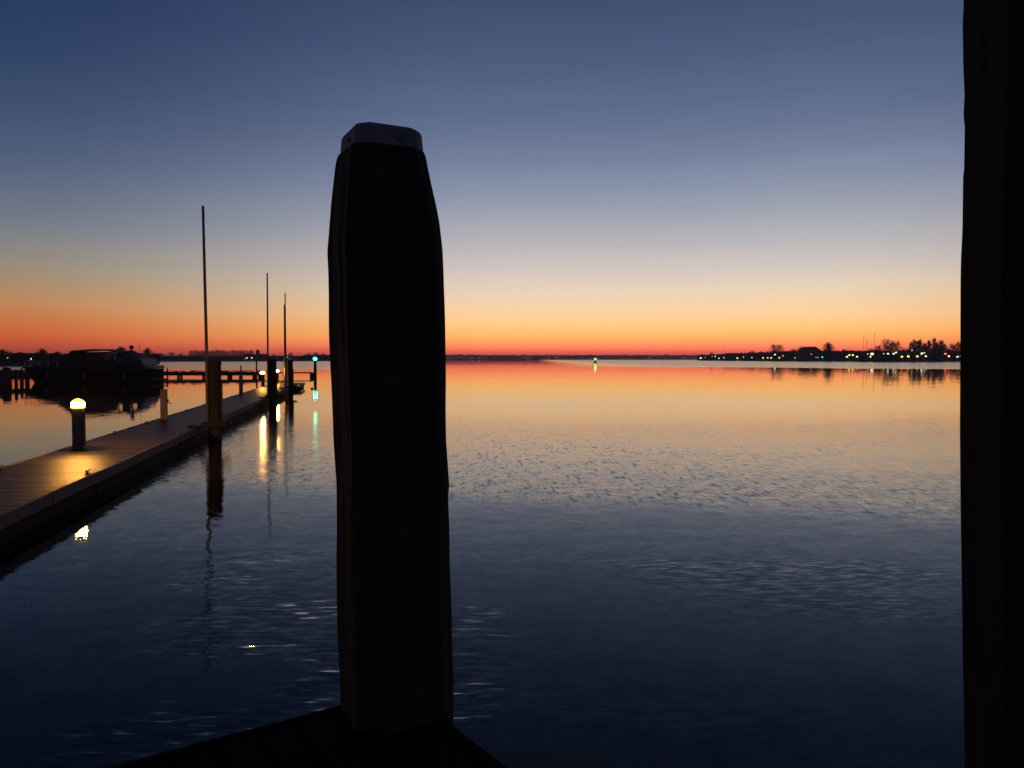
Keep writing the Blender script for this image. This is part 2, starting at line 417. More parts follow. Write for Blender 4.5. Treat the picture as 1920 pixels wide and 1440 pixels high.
# low shrub belt on that bank
def scrub(name, keys, p0, p1, hpx, n, label, seed, back=(6, 60), size=.5, mat=None, base=.9):
    rnd = random.Random(seed); vs_, fs = [], []
    for _ in range(n):
        px = rnd.uniform(p0, p1); Yd = shore_y(keys, px) + rnd.uniform(*back)
        hm = (HC + hpx(px) * Yd / F) - base
        hm *= .86 + .22 * noise.noise(Vector((px * .09, seed, 0))) + .14 * noise.noise(Vector((px * .35, seed, 4)))
        if hm <= .3: hm = .3
        z = base + hm * (1 - rnd.random() ** 1.6)
        twig_face(vs_, fs, Vector(((px - CX) / F * Yd, Yd, z)), rnd.uniform(.6, 1.3) * size * Yd / 270, rnd)
    return tag(raw(name, vs_, fs, mat or M_twig), label, kind='stuff')
scrub('undergrowth', NEARL, -300, 300, lambda p: 11, 14000, 'dark scrub along the left shore', 3, (3, 26))
scrub('undergrowth', MIDL, 255, 690, lambda p: 5.5, 6000, 'low scrub on the far left shore', 4, (5, 40), .5)
scrub('undergrowth', RIGHT, 1309, 2300, lambda p: 7 + min(9.5, max(0, (p - 1312) * .055)) , 30000, 'dark scrub and gardens on the harbour shore', 5, (5, 60), .5)
scrub('distant_woods', FAR, 570, 1690, lambda p: 7.5 if p > 900 else 8.5, 16000, 'low wooded shore along the horizon', 6, (5, 90), .30, base=1.5)

# far left row of trees
for i in range(17):
    px = 358 + i * 7.1
    tree('leafless_tree', 'poplar', px, 830, 656.5 + trnd.uniform(-.6, 1.0) + (0 if i % 5 else .8), 'slender tree in the long even row on the far left shore', 'even row of trees on the far left shore', 1.5)
for px, top, w_, lab in ((302, 661, 1.8, 'low bare tree right of the yacht stern'), (322, 659.5, 1.6, 'bare tree midway between yacht stern and nearest pile'), (340, 661.5, 1.7, 'low bare tree just before the long even row'), (512, 664, 1.5, 'low bare tree right of the church tower'),
                         (546, 660, 1.0, 'thin bare tree right of the tall pontoon poles'), (580, 661, 1.2, 'bare tree just left of the turquoise harbour light'), (592, 659, 1.3, 'faint bare tree above the green beacon light'), (606, 662, 1.3, 'bare tree next to the big centre pile')):
    tree('leafless_tree', 'bare', px, shore_y(MIDL, px) + 60, top, lab or 'low bare tree scattered on the hazy far left shore', 'scattered trees on the far left shore', w_)

# right bank trees
RB = 'trees on the harbour shore'
for px, top, w_, k, lab in [
    (1334, 660, 1.4, 'bare', 'tiny bare tree at the tip of the harbour shore'), (1411, 656.5, 1.2, 'bare', 'small bare tree between the low shore lights'),
    (1451, 644, .9, 'bare', 'tall bare tree, left one of a close pair by the bright lamp'), (1461, 644.5, 1.0, 'bare', 'tall bare tree, right one of a close pair by the bright lamp'),
    (1487, 652, 1.1, 'bare', 'small bare tree left of the wide dark building'), (1502, 648.5, .9, 'round', 'dark tree rising at the left end of the wide dark building'),
    (1553, 640.5, .74, 'round', 'dense round tree standing alone like a ball'),
    (1580, 659, 1.4, 'bare', 'low bare tree just right of the ball shaped tree'), (1610, 656, 1.3, 'bare', 'low bare tree above the cluster of four lamps'), (1632, 652, 1.1, 'bare', 'bare tree right behind the brightest shore lamp'), (1646, 646, 1.0, 'bare', 'bare tree between the tallest mast and the shorter mast'),
    (1662, 634, .8, 'bare', 'tall thin bare tree beside the rightmost sailing mast'), (1670, 637, .9, 'bare', 'middle one of three tall bare trees beside the rightmost mast'), (1680, 637, .9, 'bare', 'right one of three tall bare trees beside the rightmost mast'), (1694, 652, 1.1, 'bare', 'low bare tree in the gap left of the pine grove'),
    (1708, 638, .42, 'pine', 'leftmost dark pine of the grove over the white lamps'), (1714, 633.5, .40, 'pine', 'second dark pine from the left of the grove'), (1721, 636.5, .36, 'pine', 'lower third pine from the left of the grove'),
    (1724, 633, .42, 'pine', 'fourth pine of the grove, standing above the bright lamps'), (1733, 640, .45, 'pine', 'shortest pine in the dip in the middle of the grove'),
    (1741, 634, .40, 'pine', 'pine just left of the tallest pointed one'), (1750.5, 629.5, .34, 'pine', 'tallest pointed pine of the grove'), (1756, 639, .40, 'pine', 'low pine just right of the tallest pointed one'), (1764, 634, .46, 'pine', 'rightmost broad pine of the grove'),
    (1769, 643, .62, 'round', 'round tree closing the right end of the pine grove'),
    (1786, 642, 1.0, 'bare', 'first bare tree right of the pine grove'), (1795, 639, .9, 'bare', 'bare tree between the pine grove and the dark post'), (1803, 640, .9, 'bare', 'bare tree half hidden by the dark right post')]:
    base_lab = 'dark pine within the grove over the white lamps' if k == 'pine' else ('bare tree in the thin clump right of the pine grove' if px > 1780 else 'bare tree among the sailing masts left of the pine grove')
    tree('pine_tree' if k == 'pine' else ('round_tree' if k == 'round' else 'leafless_tree'), k, px, shore_y(RIGHT, px) + 45 + trnd.uniform(0, 20), top, lab or base_lab, RB, w_, 1.4)
for px, top in ((1704, 652), (1715, 649), (1728, 647.5), (1740, 648), (1752, 646), (1763, 648), (1793, 659)):
    tree('round_tree', 'round', px, shore_y(RIGHT, px) + 30, top, 'broad dark bush under the pine grove on the harbour shore', RB, .8, 1.4)

# ------------------------------------------------------------------ far buildings
def house(px, Yd, wpx, top_py, label, wall=M_brick, hip=False, name='house', base=1.2, lit=()):
    x = (px - CX) / F * Yd; wd = wpx * Yd / F; dp = max(6, wd * .5)
    h = at(px, top_py, Yd).z - base; eh = h * .55
    t = thing(name, label, 'house' if name == 'house' else 'building', (x, Yd, base))
    bm = B(); box(bm, -wd / 2, wd / 2, -dp / 2, dp / 2, -.3, eh); obj('wall', bm, wall, t)
    bm = B(); e = .4; k = wd * .28 if hip else 0
    pts = [(-wd / 2 - e, -dp / 2 - e, eh - .1), (wd / 2 + e, -dp / 2 - e, eh - .1), (wd / 2 + e, dp / 2 + e, eh - .1), (-wd / 2 - e, dp / 2 + e, eh - .1), (-wd / 2 - e + k, 0, h), (wd / 2 + e - k, 0, h)]
    v = [bm.verts.new(p) for p in pts]
    for f in ((0, 1, 5, 4), (2, 3, 4, 5), (3, 0, 4), (1, 2, 5), (3, 2, 1, 0)): bm.faces.new([v[i] for i in f])
    rf = obj('roof', bm, M_roof, t)
    bm = B(); box(bm, wd * .2, wd * .2 + .7, .3, 1.0, h * .8, h + .5); obj('chimney', bm, M_brick, rf)
    for i in range(3):
        lx = -wd * .3 + i * wd * .3; bm = B(); ww = .45 if wd < 14 else .8
        box(bm, lx - ww, lx + ww, -dp / 2 - .05, -dp / 2 + .04, eh * .3, eh * .75)
        obj('window', bm, E['window'] if i in lit else M_darkglass, t)
    return t
house(67, 285, 30, 662, 'low dark house with one warm lit window left of the yacht', lit=(1,))
house(468, 815, 22, 664, 'small house with lit windows at the end of the tree row', lit=(0, 2))
house(540, 850, 9, 666, 'tiny white house between the pontoon poles', M_white)
house(1518, 800, 46, 650, 'wide dark building with a broad hipped roof on the harbour shore', hip=True, name='boathouse')
house(1375, 1010, 30, 662, 'long low dark roof near the tip of the harbour shore')
house(1432, 930, 26, 661, 'low dark house left of the pair of tall bare trees')
house(1597, 745, 24, 658, 'low dark house right of the ball shaped tree')
house(1640, 690, 26, 657, 'dark house behind the brightest shore lamp')
house(1690, 690, 22, 657, 'dark house just left of the pine grove')
# church
ch = at(483.5, 672, 860); t = thing('church', 'small church with pointed tower at the end of the tree row', 'church', (ch.x, 860, 1.2))
k = 860 / F
bm = B(); box(bm, -1.7, 1.7, -1.7, 1.7, -.3, 8.0 - 1.2 + 2); obj('tower', bm, M_brick, t)
bm = B(); v = [bm.verts.new(p) for p in ((-2, -2, 8.8), (2, -2, 8.8), (2, 2, 8.8), (-2, 2, 8.8), (0, 0, 12.6))]
for f in ((0, 1, 4), (1, 2, 4), (2, 3, 4), (3, 0, 4), (3, 2, 1, 0)): bm.faces.new([v[i] for i in f])
obj('spire', bm, M_roof, t)
bm = B(); box(bm, 1.72, 10, -3, 3, -.3, 3.6); obj('nave', bm, M_brick, t)
bm = B(); v = [bm.verts.new(p) for p in ((1.72, -3.4, 3.55), (10.4, -3.4, 3.55), (10.4, 3.4, 3.55), (1.72, 3.4, 3.55), (1.72, 0, 6.8), (10.4, 0, 6.8))]
for f in ((0, 1, 5, 4), (2, 3, 4, 5), (3, 0, 4), (1, 2, 5), (3, 2, 1, 0)): bm.faces.new([v[i] for i in f])
obj('roof', bm, M_roof, t)

# ------------------------------------------------------------------ far lamps
bm = B(); tube(bm, [(0, 0, -.3), (0, 0, 1)], [.10, .07], 6); pole_me = obj('pole', bm, M_iron); pole_me = pole_me.data
bpy.data.objects.remove(bpy.data.objects['pole'])
HEADS = {}
for kx, mx in E.items():
    bm = B(); lathe(bm, [(.20, -.30), (.48, -.12), (.55, .12), (.32, .34), (.12, .42)], 10)
    me = bpy.data.meshes.new('lamp_head'); bm.to_mesh(me); bm.free(); me.materials.append(mx); HEADS[kx] = me
def lamp(px, py, Yd, colr, label, size=1.0, base=1.2, cat='street lamp', name='street_lamp', group='lamps along the far shores'):
    p = at(px, py, Yd)
    t = thing(name, label, cat, (p.x, p.y, base), 0, group)
    h = p.z - base
    s = .95 * size * Yd / 700
    inst(pole_me, 'pole', t, scale=(1, 1, max(.3, h - .3 * s)))
    inst(HEADS[colr], 'lamp_head', t, loc=(0, 0, h), scale=(s, s, s))
    return t
LR = [(1314, 671.6, 'white', 1.3), (1322.7, 669.7, 'white', .8), (1335.5, 668.4, 'red', .7), (1341, 668.4, 'green', .8), (1348, 671.8, 'yellow', .9),
      (1357, 670.6, 'white', .8), (1382.6, 671.6, 'yellow', 1.1), (1394, 669.7, 'dim', .9), (1410, 670.6, 'white', .9), (1430.7, 671.2, 'yellow', 1.0),
      (1439.5, 671, 'yellow', .9), (1446, 671.2, 'yellow', 1.1), (1453, 665, 'bright', 1.1), (1461, 671, 'yellow', 1.0), (1468, 667.4, 'red', .9),
      (1491, 671, 'yellow', .9), (1500, 670.4, 'orange', .6), (1499.3, 664.7, 'green', 1.0), (1510.6, 665, 'white', .9), (1521.4, 664.3, 'red', .7), (1530, 670, 'dim', .6),
      (1534, 670.4, 'dim', .7), (1542, 669.7, 'green', .9), (1588, 669.3, 'yellow', 1.2), (1592.5, 666, 'yellow', 1.0), (1599, 666, 'yellow', 1.0),
      (1607, 669, 'white', 1.0), (1627.5, 664, 'yellow', .9), (1635, 664, 'bright', 1.7), (1632, 669, 'orange', 1.0), (1657, 663.4, 'dim', .8),
      (1665, 663.4, 'white', 1.1), (1675.6, 663.4, 'white', 1.1), (1680, 661, 'white', 1.0), (1691, 669, 'yellow', 1.2), (1703, 668.5, 'yellow', 1.3),
      (1710, 657, 'dim', .8), (1720, 668.5, 'yellow', 1.2), (1728, 663, 'bright', 1.4), (1732.5, 661.5, 'bright', 1.0), (1736, 668, 'white', 1.1),
      (1772.6, 663.4, 'red', 1.1), (1779, 668, 'yellow', 1.2), (1795, 669, 'white', 1.1), (1801, 668, 'dim', .8)]
SPEC = {1314: 'first warm lamp at the very tip of the harbour shore', 1322.7: 'second white lamp from the tip of the harbour shore', 1335.5: 'small red light left of a green one near the shore tip',
        1341: 'small green light near the tip of the harbour shore', 1348: 'yellow lamp at the waterline left of the lone sailing mast', 1357: 'white lamp directly below the lone sailing mast near the tip',
        1382.6: 'single yellow lamp between the shore tip and the low houses', 1394: 'dim pale lamp in front of the long low roof', 1410: 'white lamp right of the long low roof',
        1430.7: 'first of three yellow lamps left of the paired bare trees', 1439.5: 'middle one of three yellow lamps left of the paired bare trees', 1446: 'third of three yellow lamps, nearest the paired bare trees',
        1453: 'bright high lamp under the pair of tall bare trees', 1461: 'yellow lamp at the waterline under the right paired tree', 1468: 'pinkish red light right of the paired bare trees',
        1491: 'yellow lamp at the left foot of the wide dark building', 1500: 'weak orange lamp at the waterline under the green light', 1499.3: 'green light high at the wide dark building, left end',
        1510.6: 'white lamp in front of the wide dark building', 1521.4: 'faint red light at the wide dark building', 1530: 'dimmer left lamp of a faint pair under the wide building',
        1534: 'right lamp of a faint pair under the wide building', 1542: 'green light left below the ball shaped tree', 1588: 'low yellow lamp, bottom left of a cluster of four',
        1592.5: 'upper left yellow lamp of a cluster of four', 1599: 'upper right yellow lamp of a cluster of four', 1607: 'low white lamp, bottom right of a cluster of four',
        1627.5: 'yellow lamp touching the left of the brightest white lamp', 1635: 'largest and brightest white lamp on the harbour shore', 1632: 'small orange lamp below the brightest white lamp',
        1657: 'dim lamp between the brightest lamp and the slanting pair', 1665: 'white lamp between the brightest lamp and the slanting pair', 1675.6: 'lower white lamp of the slanting pair left of the grove',
        1680: 'upper white lamp of the slanting pair left of the grove', 1691: 'low yellow lamp under the slanting white pair', 1703: 'low yellow lamp under the left edge of the pine grove',
        1710: 'dim high light at the left edge of the pine grove', 1720: 'low yellow lamp below the middle of the pine grove', 1728: 'bright white lamp below the pine grove, larger of two touching',
        1732.5: 'bright white lamp below the pine grove, smaller upper of two touching', 1736: 'lower white lamp under the two bright grove lamps', 1772.6: 'red light at the right end of the pine grove',
        1779: 'yellow lamp below the red light by the pine grove', 1795: 'white lamp next to the dark post at right edge', 1801: 'dim lamp almost touching the dark post at right edge'}
for px, py, cl, sz in LR:
    lamp(px, py, shore_y(RIGHT, px) + 6, cl, SPEC[px], sz * (1.6 if px > 1580 else 1.3))
lamp(14, 671, 268, 'yellow', 'small yellow lamp on the left shore near the photo edge', .8)
lamp(463, 671.4, 795, 'white', 'white lamp at the end of the far tree row, left of two', 1.2); lamp(472, 671.2, 795, 'yellow', 'yellowish lamp at the end of the far tree row, right of two', 1.2)
for px in (365, 377, 391, 404): lamp(px, 669.6, 775, 'dim', 'faint lamp in a row under the even line of trees', .5)
lamp(539, 669.6, 840, 'white', 'pale lamp by the tiny white house between the poles', .6)

# ------------------------------------------------------------------ sailing boats on the right
def sail_boat(px, top_py, Yd, label):
    x = (px - CX) / F * Yd; h = at(px, top_py, Yd).z; L = 5.0
    t = thing('sailing_boat', label, 'sailing boat', (x, Yd, 0), .2 * math.sin(px), 'moored sailing boats on the right')
    bm = B(); rings = []
    for i in range(9):
        u = i / 8; hb = 1.5 * (math.sin(math.pi * min(1, .12 + u * .75)) ** .7) * (1 if u < .95 else .8) if i else .05
        xx = -L + 2 * L * u; zs = 1.25 - .3 * u
        rings.append([(xx, -hb, zs), (xx + (.5 if i == 0 else 0), -hb * .75, 0), (xx + (1.0 if i == 0 else 0), 0, -.4), (xx + (.5 if i == 0 else 0), hb * .75, 0), (xx, hb, zs)])
    loft(bm, rings, True, True); obj('hull', bm, M_hull, t)
    bm = B(); box(bm, -1.8, 2.0, -.8, .8, 1.0, 1.6, .1); obj('cabin', bm, M_gel, t)
    bm = B(); tube(bm, [(-.6, 0, 1.0), (-.6, 0, h)], [.13, .10], 6); obj('mast', bm, M_iron, t)
    bm = B(); tube(bm, [(-.6, 0, 2.3), (3.4, 0, 2.2)], .12, 6); obj('boom', bm, M_pale, t)
    bm = B()
    for e in ((-4.8, 0, 1.25), (4.6, 0, 1.0)): tube(bm, [(-.6, 0, h * .97), e], .02, 3)
    obj('stay', bm, M_iron, t)
for px, top, dy, lab in ((1357, 643, -14, 'sailing boat with lone tall mast near the shore tip'), (1449, 639, -10, 'sailing boat with its mast left of the paired bare trees'), (1620, 627, -14, 'sailing boat with the tall mast left of the brightest lamp'), (1626, 634, -6, 'sailing boat with the shorter mast just left of the brightest lamp'),
                    (1640, 622.5, -16, 'sailing boat with the tallest mast on the harbour shore'), (1654, 636, -10, 'sailing boat with shorter mast between the tallest mast and bare trees'), (1658, 631, -18, 'sailing boat with the rightmost mast, beside tall bare trees')):
    sail_boat(px, top, shore_y(RIGHT, px) + dy, lab)

# ------------------------------------------------------------------ buoys and floats
p = on(1116, 681.2, 0)
t = thing('navigation_buoy', 'dark channel buoy with a bright green light in open water', 'buoy', (p.x, p.y, 0))
bm = B(); lathe(bm, [(.9, -.6), (1.05, .1), (1.0, .45), (.6, .6)], 14); obj('float_body', bm, M_green, t)
bm = B(); lathe(bm, [(.58, .58), (.30, 1.6), (.22, 2.0)], 10); obj('tower', bm, M_green, t)
bm = B(); lathe(bm, [(.12, 2.0), (.42, 2.15), (.46, 2.5), (.2, 2.75)], 10); obj('lamp_head', bm, M_buoylamp, t)
p = on(1242, 676.8, 0)
t = thing('channel_marker', 'thin dark marker post in open water right of the green buoy', 'marker', (p.x, p.y, 0))
bm = B(); tube(bm, [(0, 0, -1), (0, 0, 2.6)], .28, 8); obj('post', bm, M_iron, t)
bm = B(); lathe(bm, [(.4, 2.6), (.4, 2.9), (.05, 3.4)], 8); obj('topmark', bm, M_iron, t)
p = on(585, 729.3, 0)
t = thing('mooring_float', 'tiny dark float bobbing left of the green light post', 'float', (p.x, p.y, 0))
bm = B(); lathe(bm, [(.03, -.1), (.11, -.02), (.12, .04), (.05, .10)], 10); obj('ball', bm, M_float, t)
bm = B(); lathe(bm, [(.02, .10), (.035, .12), (.02, .16)], 6); obj('eye', bm, M_iron, t)

# ------------------------------------------------------------------ timber jetties at the back
def jetty(px0, px1, Yd, ztop, zbot, pitch, label, name='timber_jetty', rail=False, proud=.45, group=None):
    x0, x1 = (px0 - CX) / F * Yd, (px1 - CX) / F * Yd
    t = thing(name, label, 'jetty', ((x0 + x1) / 2, Yd, 0), 0, group); hw = (x1 - x0) / 2
    rnd = random.Random(int(px0) + 5)
    bm = B(); n = int(2 * hw / .3)
    for i in range(n):
        a = -hw + i * .3; dz = rnd.uniform(-.02, .02)
        box(bm, a + .01, a + .29, -.7, .7, ztop - .06 + dz, ztop + dz)
    tag(obj('planking', bm, M_wood, t), kind='stuff')
    for sy in (-.62, .62):
        bm = B(); box(bm, -hw, hw, sy - .08, sy + .08, zbot, ztop - .085); obj('bearer', bm, M_wood, t)
    k = int(2 * hw / pitch) + 1
    for i in range(k):
        for sy in (-.45, .45):
            bm = B(); tube(bm, [(-hw + .3 + i * (2 * hw - .6) / max(1, k - 1), sy, -1.5), (-hw + .3 + i * (2 * hw - .6) / max(1, k - 1), sy, zbot + .05)], .17, 8)
            obj('leg', bm, M_wood, t)
    return t
jetty(286, 482, 100, .74, .27, 3.2, 'long dark timber jetty crossing behind the pontoon poles')
jetty(484, 589, 103, .64, .48, 4.6, 'thin timber walkway running right to the green light post')
jetty(-60, 52, 74, .95, .45, 1.7, 'dark timber jetty left of the yacht bow')
def fender_row():
    rnd = random.Random(9); o = []
    for i in range(11):
        px = 292 + i * 17 + rnd.uniform(-5, 5); Yd = 99.6
        x = (px - CX) / F * Yd
        t = thing('jetty_bench', 'low dark bundle lying on the long timber jetty', 'bundle', (x, Yd, .762), 0, 'low bundles on the long jetty')
        bm = B(); hwd = rnd.uniform(.25, .6); hh = rnd.uniform(.05, .14)
        lathe(bm, [(hwd, 0), (hwd * .95, hh * .6), (hwd * .5, hh)], 8); obj('heap', bm, M_wood, t, True); t.name = 'tarpaulin_bundle'
fender_row()
def mooring_post(px, top_py, Yd, r, label, cap=False):
    x = (px - CX) / F * Yd; zt = at(px, top_py, Yd).z
    t = thing('mooring_post', label, 'mooring post', (x, Yd, 0), 0, 'mooring posts by the timber jetties')
    bm = B(); tube(bm, [(0, 0, -1.5), (0, 0, zt * .5), (0, 0, zt)], [r * 1.1, r, r * .9], 10); obj('shaft', bm, M_wood, t)
    bm = B(); lathe(bm, [(r * 1.02, zt), (r * .9, zt + r * .5), (r * .3, zt + r * .8)], 10); obj('cap', bm, M_wood, t)
for px, top, Yd, r, lab in ((305, 686, 98.6, .13, 'thin post sticking up behind the pale orange lit pedestal'), (314, 691, 98.4, .09, 'short thin post on the long jetty right of the pedestal'),
        (452, 686, 98.6, .10, 'thin post above the second pedestal'), (481, 678, 98.2, .10, 'tall thin post at the right end of the long jetty'),
        (2, 696, 71.5, .15, 'post at the left photo edge'), (12.5, 694.5, 70, .36, 'thickest post left of the yacht bow'), (17.5, 691, 71.2, .10, 'slim post touching the thickest one'),
        (30, 695, 69.5, .14, 'middle thin post between the thick post and the yacht'), (40.5, 697, 72.0, .12, 'thin post nearest the yacht bow'), (50, 700, 73, .16, 'stout short post under the yacht bow'),
        (7, 686, 72, .06, 'thin pole rising over the posts at the left edge')):
    mooring_post(px, top, Yd, r, lab)
# green light
Yg = 104.0; xg = (591 - CX) / F * Yg
t = thing('harbour_light', 'dark post carrying a bright turquoise harbour light', 'harbour light', (xg, Yg, 0))
bm = B(); tube(bm, [(0, 0, -1.5), (0, 0, 1.0), (0, 0, 2.16)], [.22, .20, .18], 10); obj('post', bm, M_wood, t)
bm = B(); box(bm, -.16, .16, -.16, .16, 2.16, 2.24, .01); hd = obj('bracket', bm, M_iron, t)
bm = B(); lathe(bm, [(.17, 2.24), (.24, 2.34), (.24, 2.50), (.12, 2.6)], 12); obj('lantern', bm, M_greenlamp, t)
bm = B(); lathe(bm, [(.14, 2.6), (.15, 2.64), (.03, 2.74)], 10); obj('lid', bm, M_iron, t)

# ------------------------------------------------------------------ motor yacht
def yacht():
    Yd = 78.0; bow = at(45, 700, Yd).x; stern = at(283, 700, 77).x; L = stern - bow
    t = thing('motor_yacht', 'dark motor yacht moored bow left with radar dome and aft canopy', 'yacht', (bow, Yd, 0), 0)
    def sheer(u): return 1.62 - .34 * u + .10 * u * u
    N = 24; W = 2.05
    bm = B(); rings = []
    for i in range(N + 1):
        u = i / N; s = u * L
        hb = W * min(1, (math.sin(min(1, u / .55 + .02) * math.pi / 2)) ** .75) * (1 - .12 * max(0, (u - .7) / .3))
        rake = 1.35 * (1 - u) ** 5
        zs = sheer(u)
        ring = []
        for kz, kw in ((zs, 1), (zs * .62, .93), (zs * .3, .82), (.06, .74), (-.35, .55), (-.6, .0)):
            sh = rake * (1 - max(0, kz) / zs)
            ring.append((s + sh, -hb * kw, kz))
        ring += [(p[0], -p[1], p[2]) for p in ring[-2::-1]]
        rings.append(ring)
    loft(bm, rings, True, True); obj('hull', bm, M_hull, t, False)
    bm = B()
    for sd in (-1, 1):
        pts = [(rings[i][0][0], sd * (abs(rings[i][0][1]) + .03), rings[i][0][2] - .12) for i in range(N + 1)]
        tube(bm, pts, .05, 6)
    obj('rub_rail', bm, M_gel, t)
    px2s = lambda px: (px - 45) * L / 239
    def z_of(py): return at(165, py, Yd).z
    def shell(name, prof, wb, wt, mat):                                  # prof: (s, z_bottom, z_top)
        bm = B(); rr = []
        for s, z0, z1 in prof: rr.append([(s, -wb, z0), (s, -wt, z1), (s, -wt * .6, z1 + .05), (s, wt * .6, z1 + .05), (s, wt, z1), (s, wb, z0)])
        loft(bm, rr, True, True); return obj(name, bm, mat, t)
    shell('foredeck_cabin', [(px2s(68), 1.4, 1.62), (px2s(95), 1.4, 1.95), (px2s(118), 1.4, 2.2), (px2s(135), 1.4, 2.28)], 1.25, 1.0, M_gel)
    dh = shell('deckhouse', [(px2s(119), 1.35, 2.16), (px2s(134), 1.35, 2.72), (px2s(146), 1.3, 3.02), (px2s(200), 1.25, 3.06), (px2s(203), 1.25, 2.2), (px2s(240), 1.2, 2.15), (px2s(262), 1.2, 2.1)], 1.6, 1.3, M_gel)
    bm = B(); v = [bm.verts.new(p) for p in ((px2s(120) - .03, -1.3, 2.18), (px2s(120) - .03, 1.3, 2.18), (px2s(143) - .03, 1.15, 3.0), (px2s(143) - .03, -1.15, 3.0))]; 
    bm.faces.new(v); r = bmesh.ops.extrude_face_region(bm, geom=bm.faces[:])
    for q in r['geom']:
        if isinstance(q, bmesh.types.BMVert): q.co += Vector((-.05, 0, .06))
    obj('windscreen', bm, M_darkglass, t)
    for k in range(4):
        a = px2s(150 + k * 13); bm = B(); box(bm, a, a + .6, -1.56, -1.42, 2.25, 2.72, .02); obj('window', bm, M_darkglass, t)
    for k in range(3):
        a = px2s(80 + k * 14); bm = B(); tube(bm, [(a, -1.62 - .05 * k, 1.02), (a, -1.48, 1.02)], .13, 10); obj('porthole', bm, M_darkglass, t)
    # hard top over the open helm, on struts: the sky shows under it
    bm = B(); rr = []
    for s, z in ((px2s(142), 3.12), (px2s(146), 3.24), (px2s(180), 3.36), (px2s(205), 3.34), (px2s(217), 3.24), (px2s(219), 3.14)):
        rr.append([(s, -1.45, z - .10), (s, -1.3, z), (s, 0, z + .04), (s, 1.3, z), (s, 1.45, z - .10), (s, 0, z - .12)])
    loft(bm, rr, True, True); obj('hardtop', bm, M_gel, t)
    # radar arch
    bm = B()
    for sd in (-1, 1): tube(bm, [(px2s(224), sd * 1.4, 2.1), (px2s(231), sd * 1.3, 2.7), (px2s(240), sd * .9, 3.12), (px2s(241), 0, 3.2)], .11, 8)
    obj('radar_arch', bm, M_gel, t)
    bm = B(); lathe(bm, [(.10, 0), (.10, .22)], 8, (px2s(241), 0, 3.2)); rp = obj('radar_stem', bm, M_pale, t)
    bm = B(); lathe(bm, [(.14, .2), (.21, .28), (.22, .42), (.14, .54), (.04, .58)], 14, (px2s(241), 0, 3.2)); obj('radar_dome', bm, M_hull, t, True)
    bm = B(); tube(bm, [(px2s(250), .6, 3.0), (px2s(251), .6, 4.0)], .02, 5); obj('antenna', bm, M_iron, t)
    # aft canopy: hooped canvas with clear side windows
    bm = B(); rr = []
    for s, z in ((px2s(219), 2.9), (px2s(228), 3.06), (px2s(243), 3.08), (px2s(254), 2.95), (px2s(262), 2.72), (px2s(268), 2.42)):
        rr.append([(s, -1.5, z - .28), (s, -1.25, z - .06), (s, -.6, z + .02), (s, .6, z + .02), (s, 1.25, z - .06), (s, 1.5, z - .28), (s, .6, z - .10), (s, -.6, z - .10)])
    loft(bm, rr, True, True); obj('canopy', bm, M_canvas, t)
    for pxa, zt in ((219, 2.7), (240, 2.85), (248, 2.8), (267.5, 2.25)):
        for sd in (-1, 1):
            bm = B(); a = px2s(pxa); box(bm, a - .18, a + .18, sd * 1.5 - .04, sd * 1.5 + .04, 1.2, zt); obj('canopy_panel', bm, M_canvas, t)
    bm = B()
    for sd in (-1, 1): box(bm, px2s(219), px2s(272), sd * 1.56 - .05, sd * 1.56 + .05, 1.15, 2.14)
    obj('bulwark', bm, M_gel, t)
    bm = B(); v = [bm.verts.new(p) for p in ((px2s(269), -1.5, 2.45), (px2s(269), 1.5, 2.45), (px2s(276), 1.6, 1.75), (px2s(276), -1.6, 1.75))]; bm.faces.new(v)
    r = bmesh.ops.extrude_face_region(bm, geom=bm.faces[:])
    for q in r['geom']:
        if isinstance(q, bmesh.types.BMVert): q.co += Vector((.08, 0, .02))
    obj('stern_flap', bm, M_pale, t)
    bm = B(); box(bm, px2s(277), px2s(288), -1.6, 1.6, 1.42, 1.72, .08); obj('stern_cushion', bm, M_pale, t)
    bm = B(); box(bm, L - .05, L + .42, -1.7, 1.7, .28, .40, .02); obj('swim_platform', bm, M_wood, t)
    bm = B(); box(bm, L + .05, L + .36, -.25, .25, -.5, .27, .05); obj('outboard_leg', bm, M_hull, t)
    bm = B()
    for sd in (-1, 1):
        top = [(rings[i][0][0] + (.1 if i == 0 else 0), sd * max(.05, abs(rings[i][0][1]) - .08), rings[i][0][2] + .55) for i in range(0, 9)]
        tube(bm, top, .025, 5)
        for i in range(0, 9, 2): tube(bm, [(top[i][0], top[i][1], rings[i][0][2] - .02), top[i]], .02, 5)
    obj('bow_rail', bm, M_steel, t)
    bm = B(); tube(bm, [(-.25, 0, 1.45), (.25, 0, 1.6)], .07, 6); tube(bm, [(-.3, -.28, 1.2), (-.25, 0, 1.42), (-.3, .28, 1.2)], .05, 5); obj('anchor', bm, M_iron, t)
    for a, z in ((px2s(110), .8), (px2s(175), .75), (px2s(245), .7)):
        bm = B(); lathe(bm, [(.04, -.35), (.13, -.25), (.14, .25), (.04, .36)], 10, (a, -2.16, z)); obj('fender', bm, M_canvas, t, True)
yacht()

